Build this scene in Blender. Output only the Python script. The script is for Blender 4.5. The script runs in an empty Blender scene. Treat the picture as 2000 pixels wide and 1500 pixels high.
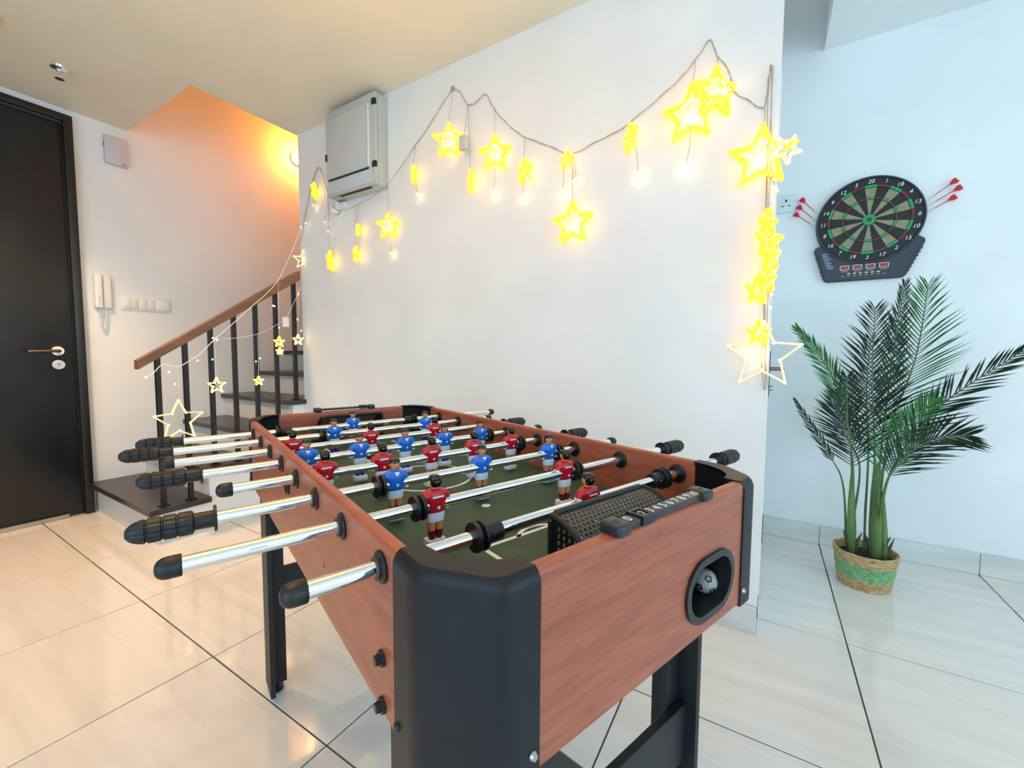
import bpy, bmesh, math, random
from mathutils import Vector, Matrix
from mathutils.geometry import tessellate_polygon
random.seed(7)
S = bpy.context.scene
COL = S.collection
PI = math.pi

# ------------------------------------------------------------------ camera
F, PIT, ROLL, YR, YT = 815.99, 0.0645237, -0.00598277, -0.5469557, 0.6752832
fwd = Vector((0, math.cos(PIT), -math.sin(PIT))); right = Vector((1, 0, 0)); down = Vector((0, -math.sin(PIT), -math.cos(PIT)))
r2 = math.cos(ROLL)*right + math.sin(ROLL)*down
d2 = -math.sin(ROLL)*right + math.cos(ROLL)*down
Bm = Matrix(((math.cos(YR), -math.sin(YR), 0), (math.sin(YR), math.cos(YR), 0), (0, 0, 1)))
BT = Bm.transposed()
RX, DX, FX = BT@r2, BT@d2, BT@fwd          # camera axes in room coordinates (X along the long wall, Y deep, Z up)
CAM = Vector((0, 0, 1.0))
cam = bpy.data.cameras.new('camera'); camo = bpy.data.objects.new('camera', cam); COL.objects.link(camo)
cam.sensor_width = 36.0; cam.lens = F/2000*36.0; cam.clip_start = 0.02; cam.clip_end = 60
m = Matrix.Identity(4)
for i in range(3):
    m[i][0] = RX[i]; m[i][1] = -DX[i]; m[i][2] = -FX[i]; m[i][3] = CAM[i]
camo.matrix_world = m
S.camera = camo

def at(px, py, ax, val):
    d = RX*((px-1000)/F) + DX*((py-750)/F) + FX
    t = (val-CAM[ax])/d[ax]
    return CAM + d*t

# ------------------------------------------------------------------ light and colour management
S.view_settings.view_transform = 'Standard'; S.view_settings.look = 'None'
S.view_settings.gamma = 1.0; S.view_settings.use_curve_mapping = False
S.view_settings.exposure = 0.38
W = bpy.data.worlds.new('sky'); S.world = W; W.use_nodes = True
W.node_tree.nodes['Background'].inputs[0].default_value = (0.72, 0.88, 1.0, 1)
W.node_tree.nodes['Background'].inputs[1].default_value = 0.5

def area(name, loc, direction, sx, sy, power, color):
    l = bpy.data.lights.new(name, 'AREA'); l.shape = 'RECTANGLE'; l.size = sx; l.size_y = sy
    l.energy = power; l.color = color
    o = bpy.data.objects.new(name, l); COL.objects.link(o); o.location = loc
    o.rotation_euler = Vector(direction).to_track_quat('-Z', 'Y').to_euler()
    return o
UPFILL = 40.0      # watts of the uplighter bowl added to warm the ceiling
DAY = (0.60, 0.86, 1.0)
area('window_daylight_right', (3.15, 0.2, 1.35), (-1, 0, 0), 3.4, 2.0, 44, DAY)
area('window_daylight_rear', (0.4, -2.75, 1.35), (0, 1, 0), 4.0, 2.0, 60, (0.42, 0.70, 1.0))

# ------------------------------------------------------------------ helpers
def srgb(r, g, b):
    f = lambda c: (c/255/12.92) if c/255 <= 0.04045 else ((c/255+0.055)/1.055)**2.4
    return (f(r), f(g), f(b), 1)

MATS = {}
def mat(name, col, rough=0.5, metal=0.0, emis=None, estr=0.0, spec=0.5, trans=0.0, coat=0.0, alpha=1.0):
    mm = bpy.data.materials.new(name); mm.use_nodes = True
    b = mm.node_tree.nodes['Principled BSDF']
    b.inputs['Base Color'].default_value = col
    b.inputs['Roughness'].default_value = rough
    b.inputs['Metallic'].default_value = metal
    b.inputs['Specular IOR Level'].default_value = spec
    b.inputs['Transmission Weight'].default_value = trans
    b.inputs['Coat Weight'].default_value = coat
    b.inputs['Alpha'].default_value = alpha
    if emis:
        b.inputs['Emission Color'].default_value = emis; b.inputs['Emission Strength'].default_value = estr
    MATS[name] = mm
    return mm
def noisy(name, c1, c2, scale=(8, 8, 8), rough=0.5, detail=4, bump=0.0, lo=0.35, hi=0.65, spec=0.5, coat=0.0, nscale=1.0, dist=0.0, rvar=0.0):
    mm = mat(name, c1, rough, spec=spec, coat=coat); nt = mm.node_tree; b = nt.nodes['Principled BSDF']
    tc = nt.nodes.new('ShaderNodeTexCoord'); mp = nt.nodes.new('ShaderNodeMapping'); mp.inputs['Scale'].default_value = scale
    nz = nt.nodes.new('ShaderNodeTexNoise'); nz.inputs['Scale'].default_value = nscale; nz.inputs['Detail'].default_value = detail
    nz.inputs['Distortion'].default_value = dist
    cr = nt.nodes.new('ShaderNodeValToRGB'); cr.color_ramp.elements[0].position = lo; cr.color_ramp.elements[1].position = hi
    cr.color_ramp.elements[0].color = c1; cr.color_ramp.elements[1].color = c2
    nt.links.new(tc.outputs['Object'], mp.inputs['Vector']); nt.links.new(mp.outputs['Vector'], nz.inputs['Vector'])
    nt.links.new(nz.outputs['Fac'], cr.inputs['Fac']); nt.links.new(cr.outputs['Color'], b.inputs['Base Color'])
    if bump:
        bp = nt.nodes.new('ShaderNodeBump'); bp.inputs['Strength'].default_value = bump; bp.inputs['Distance'].default_value = 0.002
        nt.links.new(nz.outputs['Fac'], bp.inputs['Height']); nt.links.new(bp.outputs['Normal'], b.inputs['Normal'])
    return mm

class MB:
    """collects shapes; build() links them as one mesh object"""
    def __init__(s): s.v = []; s.f = []; s.m = []
    def add(s, vs, fs, mi=0):
        o = len(s.v); s.v += [tuple(v) for v in vs]; s.f += [tuple(i+o for i in f) for f in fs]; s.m += [mi]*len(fs)
        return s
    def bmesh(s, bm, mi=0, M=None):
        bm.verts.ensure_lookup_table(); bm.verts.index_update()
        s.add([(M@v.co if M else v.co) for v in bm.verts], [[v.index for v in f.verts] for f in bm.faces], mi); bm.free(); return s
    def box(s, lo, hi, mi=0, bev=0.0, seg=2, M=None):
        bm = bmesh.new(); bmesh.ops.create_cube(bm, size=1)
        c = [(a+b)/2 for a, b in zip(lo, hi)]; d = [abs(b-a) for a, b in zip(lo, hi)]
        for v in bm.verts: v.co = Vector((v.co.x*d[0]+c[0], v.co.y*d[1]+c[1], v.co.z*d[2]+c[2]))
        if bev: bmesh.ops.bevel(bm, geom=bm.edges[:], offset=bev, segments=seg, profile=0.5, affect='EDGES')
        return s.bmesh(bm, mi, M)
    def loft(s, rings, mi=0, closed=True, caps=True):
        n = len(rings[0]); vs = [p for r in rings for p in r]; fs = []
        for i in range(len(rings)-1):
            for j in range(n if closed else n-1):
                k = (j+1) % n
                fs.append((i*n+j, i*n+k, (i+1)*n+k, (i+1)*n+j))
        if caps and closed:
            fs.append(tuple(range(n-1, -1, -1))); fs.append(tuple((len(rings)-1)*n+j for j in range(n)))
        return s.add(vs, fs, mi)
    def cyl(s, p0, p1, r0, r1=None, n=16, mi=0, caps=True):
        r1 = r0 if r1 is None else r1
        return s.tube([p0, p1], [r0, r1], n, mi, caps)
    def tube(s, path, r, n=8, mi=0, caps=True):
        path = [Vector(p) for p in path]
        rs = r if isinstance(r, (list, tuple)) else [r]*len(path)
        rings = []; prev = None
        for i, p in enumerate(path):
            d = (path[min(i+1, len(path)-1)]-path[max(i-1, 0)])
            if d.length < 1e-9: d = Vector((0, 0, 1))
            d.normalize()
            if prev is None:
                a = d.orthogonal().normalized()
            else:
                a = (prev-d*prev.dot(d))
                a = a.normalized() if a.length > 1e-6 else d.orthogonal().normalized()
            prev = a; b = d.cross(a)
            rings.append([p+(a*math.cos(2*PI*k/n)+b*math.sin(2*PI*k/n))*rs[i] for k in range(n)])
        return s.loft(rings, mi, True, caps)
    def lathe(s, prof, n=24, mi=0, M=None, caps=True):   # profile of (r, z), round +Z
        rings = []
        for r, z in prof:
            ring = [Vector((r*math.cos(2*PI*k/n), r*math.sin(2*PI*k/n), z)) for k in range(n)]
            rings.append([M@p for p in ring] if M else ring)
        return s.loft(rings, mi, True, caps)
    def sphere(s, c, r, mi=0, u=10, v=6, sc=(1, 1, 1)):
        bm = bmesh.new(); bmesh.ops.create_uvsphere(bm, u_segments=u, v_segments=v, radius=r)
        for w in bm.verts: w.co = Vector((w.co.x*sc[0]+c[0], w.co.y*sc[1]+c[1], w.co.z*sc[2]+c[2]))
        return s.bmesh(bm, mi)
    def prism(s, outline, a, b, mi=0, fn=None, holes=()):
        """outline of (p, q) extruded from a to b; fn maps (p, q, w) to xyz"""
        fn = fn or (lambda p, q, w: (p, q, w))
        loops = [list(outline)]+[list(h) for h in holes]
        flat = [p for l in loops for p in l]; n = len(flat)
        vs = [fn(p, q, a) for p, q in flat]+[fn(p, q, b) for p, q in flat]
        tris = tessellate_polygon([[Vector((p, q, 0)) for p, q in l] for l in loops])
        fs = [tuple(reversed(t)) for t in tris]+[tuple(i+n for i in t) for t in tris]
        o = 0
        for l in loops:
            k = len(l)
            for i in range(k):
                j = (i+1) % k; fs.append((o+i, o+j, o+j+n, o+i+n))
            o += k
        return s.add(vs, fs, mi)
    def mesh(s, name, mats, smooth=True, ang=38):
        me = bpy.data.meshes.new(name); me.from_pydata(s.v, [], s.f)
        for mm in (mats if isinstance(mats, (list, tuple)) else [mats]): me.materials.append(mm)
        me.polygons.foreach_set('material_index', s.m)
        bm = bmesh.new(); bm.from_mesh(me); bmesh.ops.recalc_face_normals(bm, faces=bm.faces[:]); bm.to_mesh(me); bm.free()
        if smooth:
            me.polygons.foreach_set('use_smooth', [True]*len(me.polygons)); me.set_sharp_from_angle(angle=math.radians(ang))
        me.update(); return me
    def build(s, name, mats, parent=None, loc=(0, 0, 0), rot=(0, 0, 0), smooth=True, ang=38):
        return link(name, s.mesh(name, mats, smooth, ang), parent, loc, rot)

def link(name, me, parent=None, loc=(0, 0, 0), rot=(0, 0, 0)):
    o = bpy.data.objects.new(name, me); COL.objects.link(o); o.parent = parent
    o.location = loc; o.rotation_euler = rot
    return o
def thing(name, label, cat, loc=(0, 0, 0), rot=(0, 0, 0), group=None):
    o = bpy.data.objects.new(name, None); COL.objects.link(o); o.empty_display_size = 0.05
    o.location = loc; o.rotation_euler = rot; return tag(o, label, cat, group)
def tag(o, label, cat, group=None):
    o['label'] = label; o['category'] = cat
    if group: o['group'] = group
    return o
def struct(o, label=None):
    o['kind'] = 'structure'
    if label: o['label'] = label
    return o

def text_mesh(body, size, mm, align='CENTER', shear=0.0, extrude=0.0003):
    cu = bpy.data.curves.new('lettering', 'FONT'); cu.body = body; cu.size = size; cu.align_x = align; cu.align_y = 'CENTER'
    cu.shear = shear; cu.extrude = extrude; cu.offset = 0.0; cu.resolution_u = 3
    o = bpy.data.objects.new('lettering', cu); COL.objects.link(o)
    dg = bpy.context.evaluated_depsgraph_get(); dg.update()
    me = bpy.data.meshes.new_from_object(o.evaluated_get(dg)); me.materials.clear(); me.materials.append(mm)
    bpy.data.objects.remove(o); bpy.data.curves.remove(cu)
    return me

# ------------------------------------------------------------------ materials
M_wall = noisy('wall_paint', srgb(232, 232, 230), srgb(238, 238, 236), (3, 3, 3), rough=0.55, bump=0.02)
M_ceil = noisy('ceiling_warm_tint', srgb(238, 228, 206), srgb(243, 233, 212), (3, 3, 3), rough=0.7)  # cream put into the white paint so the ceiling reads as warmly lit
M_tile = noisy('floor_tile', srgb(220, 213, 205), srgb(236, 230, 221), (0.8, 9, 3), rough=0.09, detail=6, lo=0.3, hi=0.7, nscale=1.6, spec=0.8, dist=0.6)
M_grout = mat('grout', srgb(96, 86, 78), 0.8)
M_skirt = noisy('skirting_tile', srgb(205, 203, 198), srgb(222, 220, 214), (1.2, 3, 9), rough=0.15, detail=5, nscale=1.6)
M_doorb = noisy('door_veneer', srgb(17, 20, 24), srgb(25, 28, 33), (6, 6, 1.2), rough=0.32, detail=6, nscale=2)
M_doorf = noisy('door_frame', srgb(26, 23, 22), srgb(34, 30, 28), (6, 6, 1), rough=0.35)
M_steel = mat('brushed_steel', srgb(190, 186, 178), 0.28, 1.0)
M_bronze = mat('handle_bronze', srgb(140, 118, 98), 0.3, 1.0)
M_chrome = mat('chrome', (0.86, 0.87, 0.88, 1), 0.08, 1.0)
M_wplast = mat('white_plastic', srgb(235, 234, 230), 0.35)
M_gplast = mat('grey_plastic', srgb(205, 200, 204), 0.4)
M_black = mat('black_plastic', srgb(22, 22, 25), 0.38)
M_corner = noisy('corner_plastic', srgb(22, 23, 27), srgb(26, 27, 31), (60, 60, 60), rough=0.42, bump=0.05, spec=0.3)
M_rubber = mat('black_rubber', srgb(16, 16, 18), 0.45)
M_legm = noisy('black_laminate', srgb(20, 20, 23), srgb(26, 26, 30), (20, 20, 20), rough=0.5)
def wood(name, sc):
    mm = noisy(name, srgb(146, 74, 52), srgb(176, 98, 72), sc, rough=0.36, detail=10, lo=0.3, hi=0.72, nscale=1.0, dist=0.9, bump=0.04)
    return mm
M_woodL = wood('cherry_laminate_long', (70, 9.0, 90))
M_woodS = wood('cherry_laminate_short', (9.0, 70, 90))
M_rail = noisy('rail_wood', srgb(118, 78, 54), srgb(146, 98, 68), (30, 3, 14), rough=0.4, detail=6)
M_tread = noisy('tread_wood', srgb(46, 40, 37), srgb(62, 54, 50), (3, 26, 10), rough=0.3, detail=6)
M_riser = noisy('riser_paint', srgb(214, 209, 202), srgb(224, 220, 214), (4, 4, 4), rough=0.5)
M_field = noisy('pitch_green', srgb(58, 78, 62), srgb(68, 90, 70), (5, 5, 5), rough=0.5, nscale=1.5, spec=0.2)
M_white = mat('white_print', srgb(232, 232, 226), 0.5)
M_box = noisy('grey_enamel', srgb(186, 190, 184), srgb(192, 196, 190), (5, 5, 5), rough=0.4)
M_boxd = mat('cover_grey', srgb(196, 197, 194), 0.35)

# ------------------------------------------------------------------ the room
XL, X1, YM, YD, ZC = -3.648, -2.725, 1.713, 2.755, 2.465
XR, YB = 3.3, -2.9
def slab(name, lo, hi, mm, label=None, bev=0.0):
    b = MB(); c = [(a+d)/2 for a, d in zip(lo, hi)]
    b.box([a-q for a, q in zip(lo, c)], [a-q for a, q in zip(hi, c)], bev=bev)
    return struct(b.build(name, mm, loc=c), label)

fl = slab('floor', (XL, YB, -0.06), (XR, 3.4, -0.004), M_grout, 'glossy pale stone tiled floor with dark joints')
gx = sorted([0.278+0.604*k for k in range(-7, 6)]); gy = sorted([0.02+0.6*k for k in range(-6, 7)])
xs = [XL]+[x for x in gx if XL+0.02 < x < XR-0.02]+[XR]; ys = [YB]+[y for y in gy if YB+0.02 < y < YD-0.02]+[YD]
g = 0.0023
for i in range(len(xs)-1):
    for j in range(len(ys)-1):
        if ys[j+1] > YM+0.14 and xs[i+1] <= 0.0: continue
        lo = Vector((xs[i]+g, ys[j]+g, -0.004)); hi = Vector((xs[i+1]-g, ys[j+1]-g, 0.0))
        if ys[j+1] > YM+0.14 and lo.x < 0.004: lo.x = 0.006
        if hi.x-lo.x < 0.01 or hi.y-lo.y < 0.01: continue
        c = (lo+hi)/2
        o = MB().box(lo-c, hi-c, bev=0.0008, seg=1).build('tile', M_tile, None, c)
        o.parent = fl; o.matrix_parent_inverse = Matrix.Translation(-fl.location)

slab('wall_left', (XL-0.12, YB, 0), (XL, 3.7, 4.6), M_wall, 'white wall with the black door, running on into the stairwell')
slab('wall_center', (X1, YM, 0), (0.004, YM+0.13, 3.4), M_wall, 'white wall hung with star lights')
slab('wall_return', (-0.12, YM+0.131, 0), (0.004, YD, 3.4), M_wall, 'end face of the white wall beside the passage')
slab('wall_right', (-0.12, YD, 0), (XR, YD+0.12, 3.4), M_wall, 'pale wall with the dartboard')
slab('wall_stair', (XL, 3.6, 0), (X1+0.1, 3.7, 4.6), M_wall, 'back wall of the stairwell')
slab('wall_stair_side', (X1, YM+0.131, 0), (X1+0.1, 3.6, 4.6), M_wall, 'side wall of the stairwell behind the star light wall')
slab('wall_far_right', (XR, YB, 0), (XR+0.12, -1.6, 3.4), M_wall)
slab('wall_far_right_end', (XR, 2.0, 0), (XR+0.12, YD+0.12, 3.4), M_wall)
slab('wall_far_right_head', (XR, -1.6, 2.4), (XR+0.12, 2.0, 3.4), M_wall)
slab('wall_rear', (XL, YB-0.12, 0), (-1.7, YB, 3.4), M_wall)
slab('wall_rear_end', (2.5, YB-0.12, 0), (XR, YB, 3.4), M_wall)
slab('wall_rear_head', (-1.7, YB-0.12, 2.4), (2.5, YB, 3.4), M_wall)
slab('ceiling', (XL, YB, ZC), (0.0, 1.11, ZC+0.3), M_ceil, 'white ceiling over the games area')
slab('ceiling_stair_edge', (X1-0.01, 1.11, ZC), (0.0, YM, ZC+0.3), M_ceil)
slab('ceiling_right', (0.19, YB, 2.58), (XR, YD, 2.9), M_wall, 'lower ceiling in front of the dartboard wall')
slab('ceiling_slot', (0.0, YB, 3.3), (0.19, YD, 3.4), M_ceil)
slab('ceiling_stair', (XL, 1.11, 4.5), (X1+0.1, 3.6, 4.6), M_ceil)
slab('wall_stair_front', (XL, 1.0, ZC+0.3), (X1+0.1, 1.11, 4.5), M_wall)
slab('wall_stair_upper', (X1, 1.11, ZC+0.3), (X1+0.1, YM+0.131, 4.5), M_wall)

def skirting(name, x0, x1, y, t, joints, label):
    base = struct(MB().box((x0, y-t*0.5, 0.0), (x1, y, 0.098)).build(name, M_grout), label)
    e = [x0]+[j for j in joints if x0 < j < x1]+[x1]
    for a, b in zip(e[:-1], e[1:]):
        MB().box((a+0.001, y-t, 0.0005), (b-0.001, y-t*0.5+0.001, 0.1), bev=0.001, seg=1).build('skirting_tile', M_skirt, base)
skirting('baseboard_right', 0.006, XR, YD, 0.012, gx, 'tiled skirting under the dartboard')
skirting('baseboard_center', X1+0.005, 0.004, YM, 0.012, gx, 'tiled skirting under the star lights')

# door in the left wall
dr = struct(MB().box((XL+0.001, -0.6, 0.006), (XL+0.022, 0.795, 2.37), bev=0.002).build('door_1', M_doorb), 'tall black entrance door in the left wall')
MB().box((XL, 0.803, 0), (XL+0.045, 0.843, 2.418), bev=0.002).box((XL, -0.7, 2.378), (XL+0.045, 0.803, 2.418), bev=0.002).build('door_frame', M_doorf, dr)
MB().box((XL, 0.795, 0.0), (XL+0.012, 0.803, 2.37)).build('door_rebate', M_black, dr)
h = MB().cyl((XL+0.022, 0.726, 1.02), (XL+0.03, 0.726, 1.02), 0.027, n=28).build('handle_rose', M_wplast, dr)
h = MB().tube([(XL+0.03, 0.726, 1.02), (XL+0.062, 0.726, 1.02), (XL+0.07, 0.715, 1.02), (XL+0.07, 0.6, 1.016)], [0.009, 0.009, 0.0095, 0.008], 12).build('door_handle', M_bronze, dr)
k = MB().cyl((XL+0.022, 0.726, 0.938), (XL+0.029, 0.726, 0.938), 0.027, n=28).build('key_rose', M_wplast, dr)
MB().box((XL+0.029, 0.722, 0.924), (XL+0.031, 0.73, 0.95)).cyl((XL+0.029, 0.726, 0.943), (XL+0.0315, 0.726, 0.943), 0.008, n=14).build('key_slot', M_steel, dr)
MB().box((XL+0.022, -0.6, 0.002), (XL+0.034, 0.73, 0.026), bev=0.001).build('drop_seal', M_steel, dr)

# door in the passage side face of the wall
d2o = struct(MB().box((0.0045, 1.98, 0.01), (0.009, 2.6, 2.1)).build('door_2', M_wplast), 'door in the end face beside the dartboard, seen edge on')
MB().box((0.009, 2.05, 0.84), (0.0125, 2.09, 1.03), bev=0.001).build('handle_plate', M_rubber, d2o)
MB().tube([(0.0125, 2.07, 0.957), (0.05, 2.07, 0.957), (0.055, 2.075, 0.957), (0.055, 2.2, 0.955)], 0.008, 10).build('door_handle', M_bronze, d2o)
MB().cyl((0.0125, 2.07, 0.875), (0.025, 2.07, 0.875), 0.011, n=12).build('key_cylinder', M_steel, d2o)
MB().box((0.009, 2.02, 0.22), (0.012, 2.04, 0.34)).build('hinge', M_rubber, d2o)

# ------------------------------------------------------------------ staircase
st = thing('staircase', 'dark timber treads with white risers climbing behind the star light wall', 'staircase', ((XL+X1)/2, 0.84, 0))
def P(o, name, mb, mats, **kw):
    r = mb.build(name, mats, None, **kw); r.parent = o; r.matrix_parent_inverse = o.matrix_basis.inverted(); return r
NOS = [0.832+0.256*i for i in range(9)]; ZT = [0.187+0.171*i for i in range(9)]
for i in range(9):
    y0 = NOS[i]; y1 = NOS[i]+0.256+0.03 if i < 8 else NOS[i]+0.28
    xr = X1+0.024 if NOS[i]+0.05 < YM-0.02 else X1-0.002
    out = [(XL+0.001, y0), (xr, y0), (xr, min(y1, YM-0.001) if xr > X1 else y1), (XL+0.001, y1)]
    if xr > X1 and y1 > YM: out = [(XL+0.001, y0), (xr, y0), (xr, YM-0.001), (X1-0.002, YM-0.001), (X1-0.002, y1), (XL+0.001, y1)]
    P(st, 'tread', MB().prism(out, ZT[i]-0.03, ZT[i]), M_tread)
    zb = 0.001 if i == 0 else ZT[i-1]+0.001
    xw = X1 if y0 < YM-0.03 else X1-0.002
    P(st, 'riser', MB().box((XL+0.001, y0+0.028, zb), (xw-0.014, y0+0.04, ZT[i]-0.0305)), M_riser)
cut = [(NOS[0]+0.03, 0.001)]
for i in range(4):
    if i: cut.append((NOS[i]+0.03, ZT[i-1]-0.031))
    cut.append((NOS[i]+0.03, ZT[i]-0.031))
cut += [(YM-0.001, ZT[3]-0.031), (YM-0.001, 0.001)]
P(st, 'side_panel', MB().prism(cut, X1-0.012, X1, fn=lambda p, q, w: (w, p, q)), M_wall)
rl = thing('stair_railing', 'brown timber handrail on black square balusters beside the stairs', 'railing', (X1-0.03, 0.84, 0.187))
sl = 0.171/0.256
ra, rb = (0.826, 0.925), (1.705, 0.925+(1.705-0.826)*sl)
P(rl, 'handrail', MB().prism([(ra[0], ra[1]), (rb[0], rb[1]), (rb[0], rb[1]+0.062), (ra[0], ra[1]+0.046)], -0.028, 0.028, fn=lambda p, q, w: (X1-0.03+w, p, q)), M_rail)
for i, y in enumerate([0.913, 1.038, 1.165, 1.291, 1.418, 1.545, 1.672]):
    zt = ra[1]+(y-ra[0])*sl+0.004; zb = ZT[i//2]
    b = P(rl, 'baluster', MB().box((X1-0.041, y-0.011, zb), (X1-0.019, y+0.011, zt)), M_black)
    fp = MB().box((X1-0.052, y-0.022, zb+0.0003), (X1-0.008, y+0.022, zb+0.006), bev=0.001).build('foot_plate', M_black); fp.parent = b

# warm lamp on the stairwell wall
LC = (1.0, 0.26, 0.01)
lp = thing('wall_lamp', 'glowing round lamp high on the orange lit stairwell wall', 'lamp', (XL, 2.272, 2.745))
MB().cyl((0.0, 0, 0), (0.02, 0, 0), 0.055, n=24).build('back_plate', M_wplast, lp)
M_bulb = mat('lamp_glow', (1, 0.8, 0.4, 1), 0.4, emis=(1.0, 0.72, 0.25, 1), estr=30)
MB().sphere((0.055, 0, 0), 0.045, u=20, v=12).build('globe', M_bulb, lp)
pl = bpy.data.lights.new('wall_lamp_light', 'POINT'); pl.energy = 12; pl.color = LC; pl.shadow_soft_size = 0.05
po = bpy.data.objects.new('wall_lamp_light', pl); COL.objects.link(po); po.parent = lp; po.location = (0.16, 0, 0.02)

# recessed downlight (its rim at the left edge of the view) and an unseen uplighter bowl added above the frame to warm the ceiling
dl = thing('ceiling_downlight', 'round ceiling downlight at the left edge above the door', 'lamp', (-2.93, 0.37, ZC))
MB().lathe([(0.088, -0.0005), (0.105, -0.0005), (0.105, -0.012), (0.09, -0.02), (0.088, -0.006)], 32, caps=False).build('rim', mat('lamp_rim', srgb(226, 196, 170), 0.4), dl)
MB().lathe([(0.088, -0.001), (0.088, -0.006), (0.001, -0.006)], 32).build('diffuser', mat('lamp_diffuser', (1, 0.85, 0.6, 1), 0.4, emis=(1, 0.72, 0.4, 1), estr=8), dl)
l = bpy.data.lights.new('downlight', 'SPOT'); l.energy = 120; l.color = (1.0, 0.64, 0.34); l.spot_size = math.radians(104); l.spot_blend = 0.8; l.shadow_soft_size = 0.08
o = bpy.data.objects.new('downlight', l); COL.objects.link(o); o.parent = dl; o.location = (0, 0, -0.03)
pn = thing('added_uplighter', 'added bowl shaped uplighter out of view, put in to warm the ceiling', 'lamp', (-1.0, 0.30, ZC))
MB().lathe([(0.05, -0.0005), (0.05, -0.02), (0.01, -0.03)], 24).build('canopy', M_wplast, pn)
MB().cyl((0, 0, -0.028), (0, 0, -0.49), 0.003, n=8).build('cable', M_black, pn)
MB().lathe([(0.16, -0.37), (0.155, -0.43), (0.10, -0.485), (0.02, -0.495), (0.02, -0.49), (0.10, -0.479), (0.15, -0.428), (0.155, -0.37)], 32, caps=False).build('bowl', M_wplast, pn)
l = bpy.data.lights.new('added_uplight', 'POINT'); l.energy = UPFILL; l.color = (1.0, 0.54, 0.10); l.shadow_soft_size = 0.03
o = bpy.data.objects.new('added_uplight', l); COL.objects.link(o); o.parent = pn; o.location = (0.0, 0.02, -0.435)

# ------------------------------------------------------------------ fittings on walls and ceiling
sp = thing('fire_sprinkler', 'chrome sprinkler head on the ceiling near the door', 'sprinkler', (-3.15, 0.70, ZC))
MB().lathe([(0.036, 0), (0.034, -0.008), (0.014, -0.016), (0.012, -0.02)], 24).build('escutcheon', M_chrome, sp)
MB().cyl((0, 0, -0.016), (0, 0, -0.034), 0.009, 0.006, 12).tube([(0.008, 0, -0.03), (0.011, 0, -0.042), (0.002, 0, -0.055)], 0.002, 6).tube([(-0.008, 0, -0.03), (-0.011, 0, -0.042), (-0.002, 0, -0.055)], 0.002, 6).build('frame', M_chrome, sp)
MB().lathe([(0.002, -0.054), (0.018, -0.056), (0.019, -0.058), (0.002, -0.059)], 18).build('deflector', M_chrome, sp)

wb = thing('door_chime', 'square pale plastic box high on the wall beside the door', 'wall box', (XL, 1.043, 2.305))
MB().box((0.0, -0.056, -0.088), (0.03, 0.056, 0.088), bev=0.006).build('housing', M_gplast, wb)
MB().box((0.008, -0.0575, 0.01), (0.016, -0.055, 0.04)).build('side_slot', M_black, wb)
MB().box((0.0301, 0.02, -0.078), (0.031, 0.045, -0.074)).build('mark', M_black, wb)

ic = thing('intercom', 'white intercom handset with coiled cord on the wall', 'intercom', (XL, 0.942, 1.40))
MB().box((0, -0.042, -0.108), (0.022, 0.04, 0.11), bev=0.008, seg=3).build('base', M_wplast, ic)
MB().box((0.0225, -0.042, -0.106), (0.046, -0.005, 0.108), bev=0.008, seg=3).build('handset', M_wplast, ic)
MB().box((0.02, 0.0, -0.1), (0.028, 0.039, 0.104), bev=0.004).build('panel', M_wplast, ic)
for i in range(5): MB().box((0.0462, -0.03, -0.085+i*0.012), (0.047, -0.017, -0.079+i*0.012)).build('speaker_slot', M_gplast, ic)
pth = []
for i in range(260):
    q = i/259; a = 2*PI*q*34
    cy = -0.024+0.036*q; cz = -0.11-0.125*math.sin(PI*q)**0.8
    pth.append((0.02+0.0045*math.cos(a), cy+0.0045*math.sin(a), cz+0.003*math.sin(a)))
MB().tube(pth, 0.0016, 5).build('coiled_cord', M_wplast, ic)

sw = thing('switch_panel', 'long white wall plate of three light switches by the stairs', 'switch', (XL, 1.166, 1.343))
MB().box((0, -0.134, -0.045), (0.008, 0.134, 0.045), bev=0.003).build('plate', M_wplast, sw)
for i in range(3):
    f = MB().box((0.0075, -0.128+i*0.088, -0.038), (0.0105, -0.046+i*0.088, 0.038), bev=0.002).build('switch_frame', M_wplast, sw)
    for j in range(1 if i == 2 else 2):
        w = 0.07 if i == 2 else 0.034
        MB().box((0.01, -0.122+i*0.088+j*0.036, -0.03), (0.0145, -0.122+i*0.088+j*0.036+w, 0.03), bev=0.0015).build('rocker', mat('rocker', srgb(232, 228, 205), 0.35) if i*2+j in (1, 2) else M_wplast, f)

# distribution box
bx = thing('electrical_cabinet', 'grey electrical distribution box below the ceiling on the white wall', 'electrical box', (-2.083, YM, 1.948))
w2, hh, dd = 0.2115, 0.49, 0.09
MB().box((-w2, -dd+0.022, 0), (w2, -0.0005, hh), bev=0.004).build('housing', M_box, bx)
cv = MB().box((-w2, -dd, 0.002), (w2, -dd+0.021, hh-0.002), bev=0.004).build('cover', M_box, bx)
MB().box((-w2+0.004, -dd-0.008, 0.098), (w2-0.06, -dd-0.0002, hh-0.055), bev=0.003).build('door', M_boxd, bx)
MB().box((-w2+0.02, -dd-0.003, 0.088), (w2-0.052, -dd+0.001, 0.0965)).build('shadow_gap', M_black, bx)
MB().box((-w2+0.006, -dd-0.004, 0.012), (w2-0.03, -dd+0.001, 0.086), bev=0.002).build('lower_cover', mat('cover_blue_grey', srgb(196, 202, 208), 0.4), bx)
MB().box((w2-0.058, -dd-0.006, 0.1), (w2-0.046, -dd, hh-0.055), bev=0.001).build('door_edge', M_wplast, bx)
for z in (0.09, 0.42):
    MB().box((w2-0.026, -dd-0.004, z), (w2+0.002, -dd+0.012, z+0.034), bev=0.003).build('hinge', M_black, bx)
MB().box((-w2+0.001, -dd-0.012, 0.205), (-w2+0.016, -dd-0.007, 0.245), bev=0.001).build('latch', M_black, bx)
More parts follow.
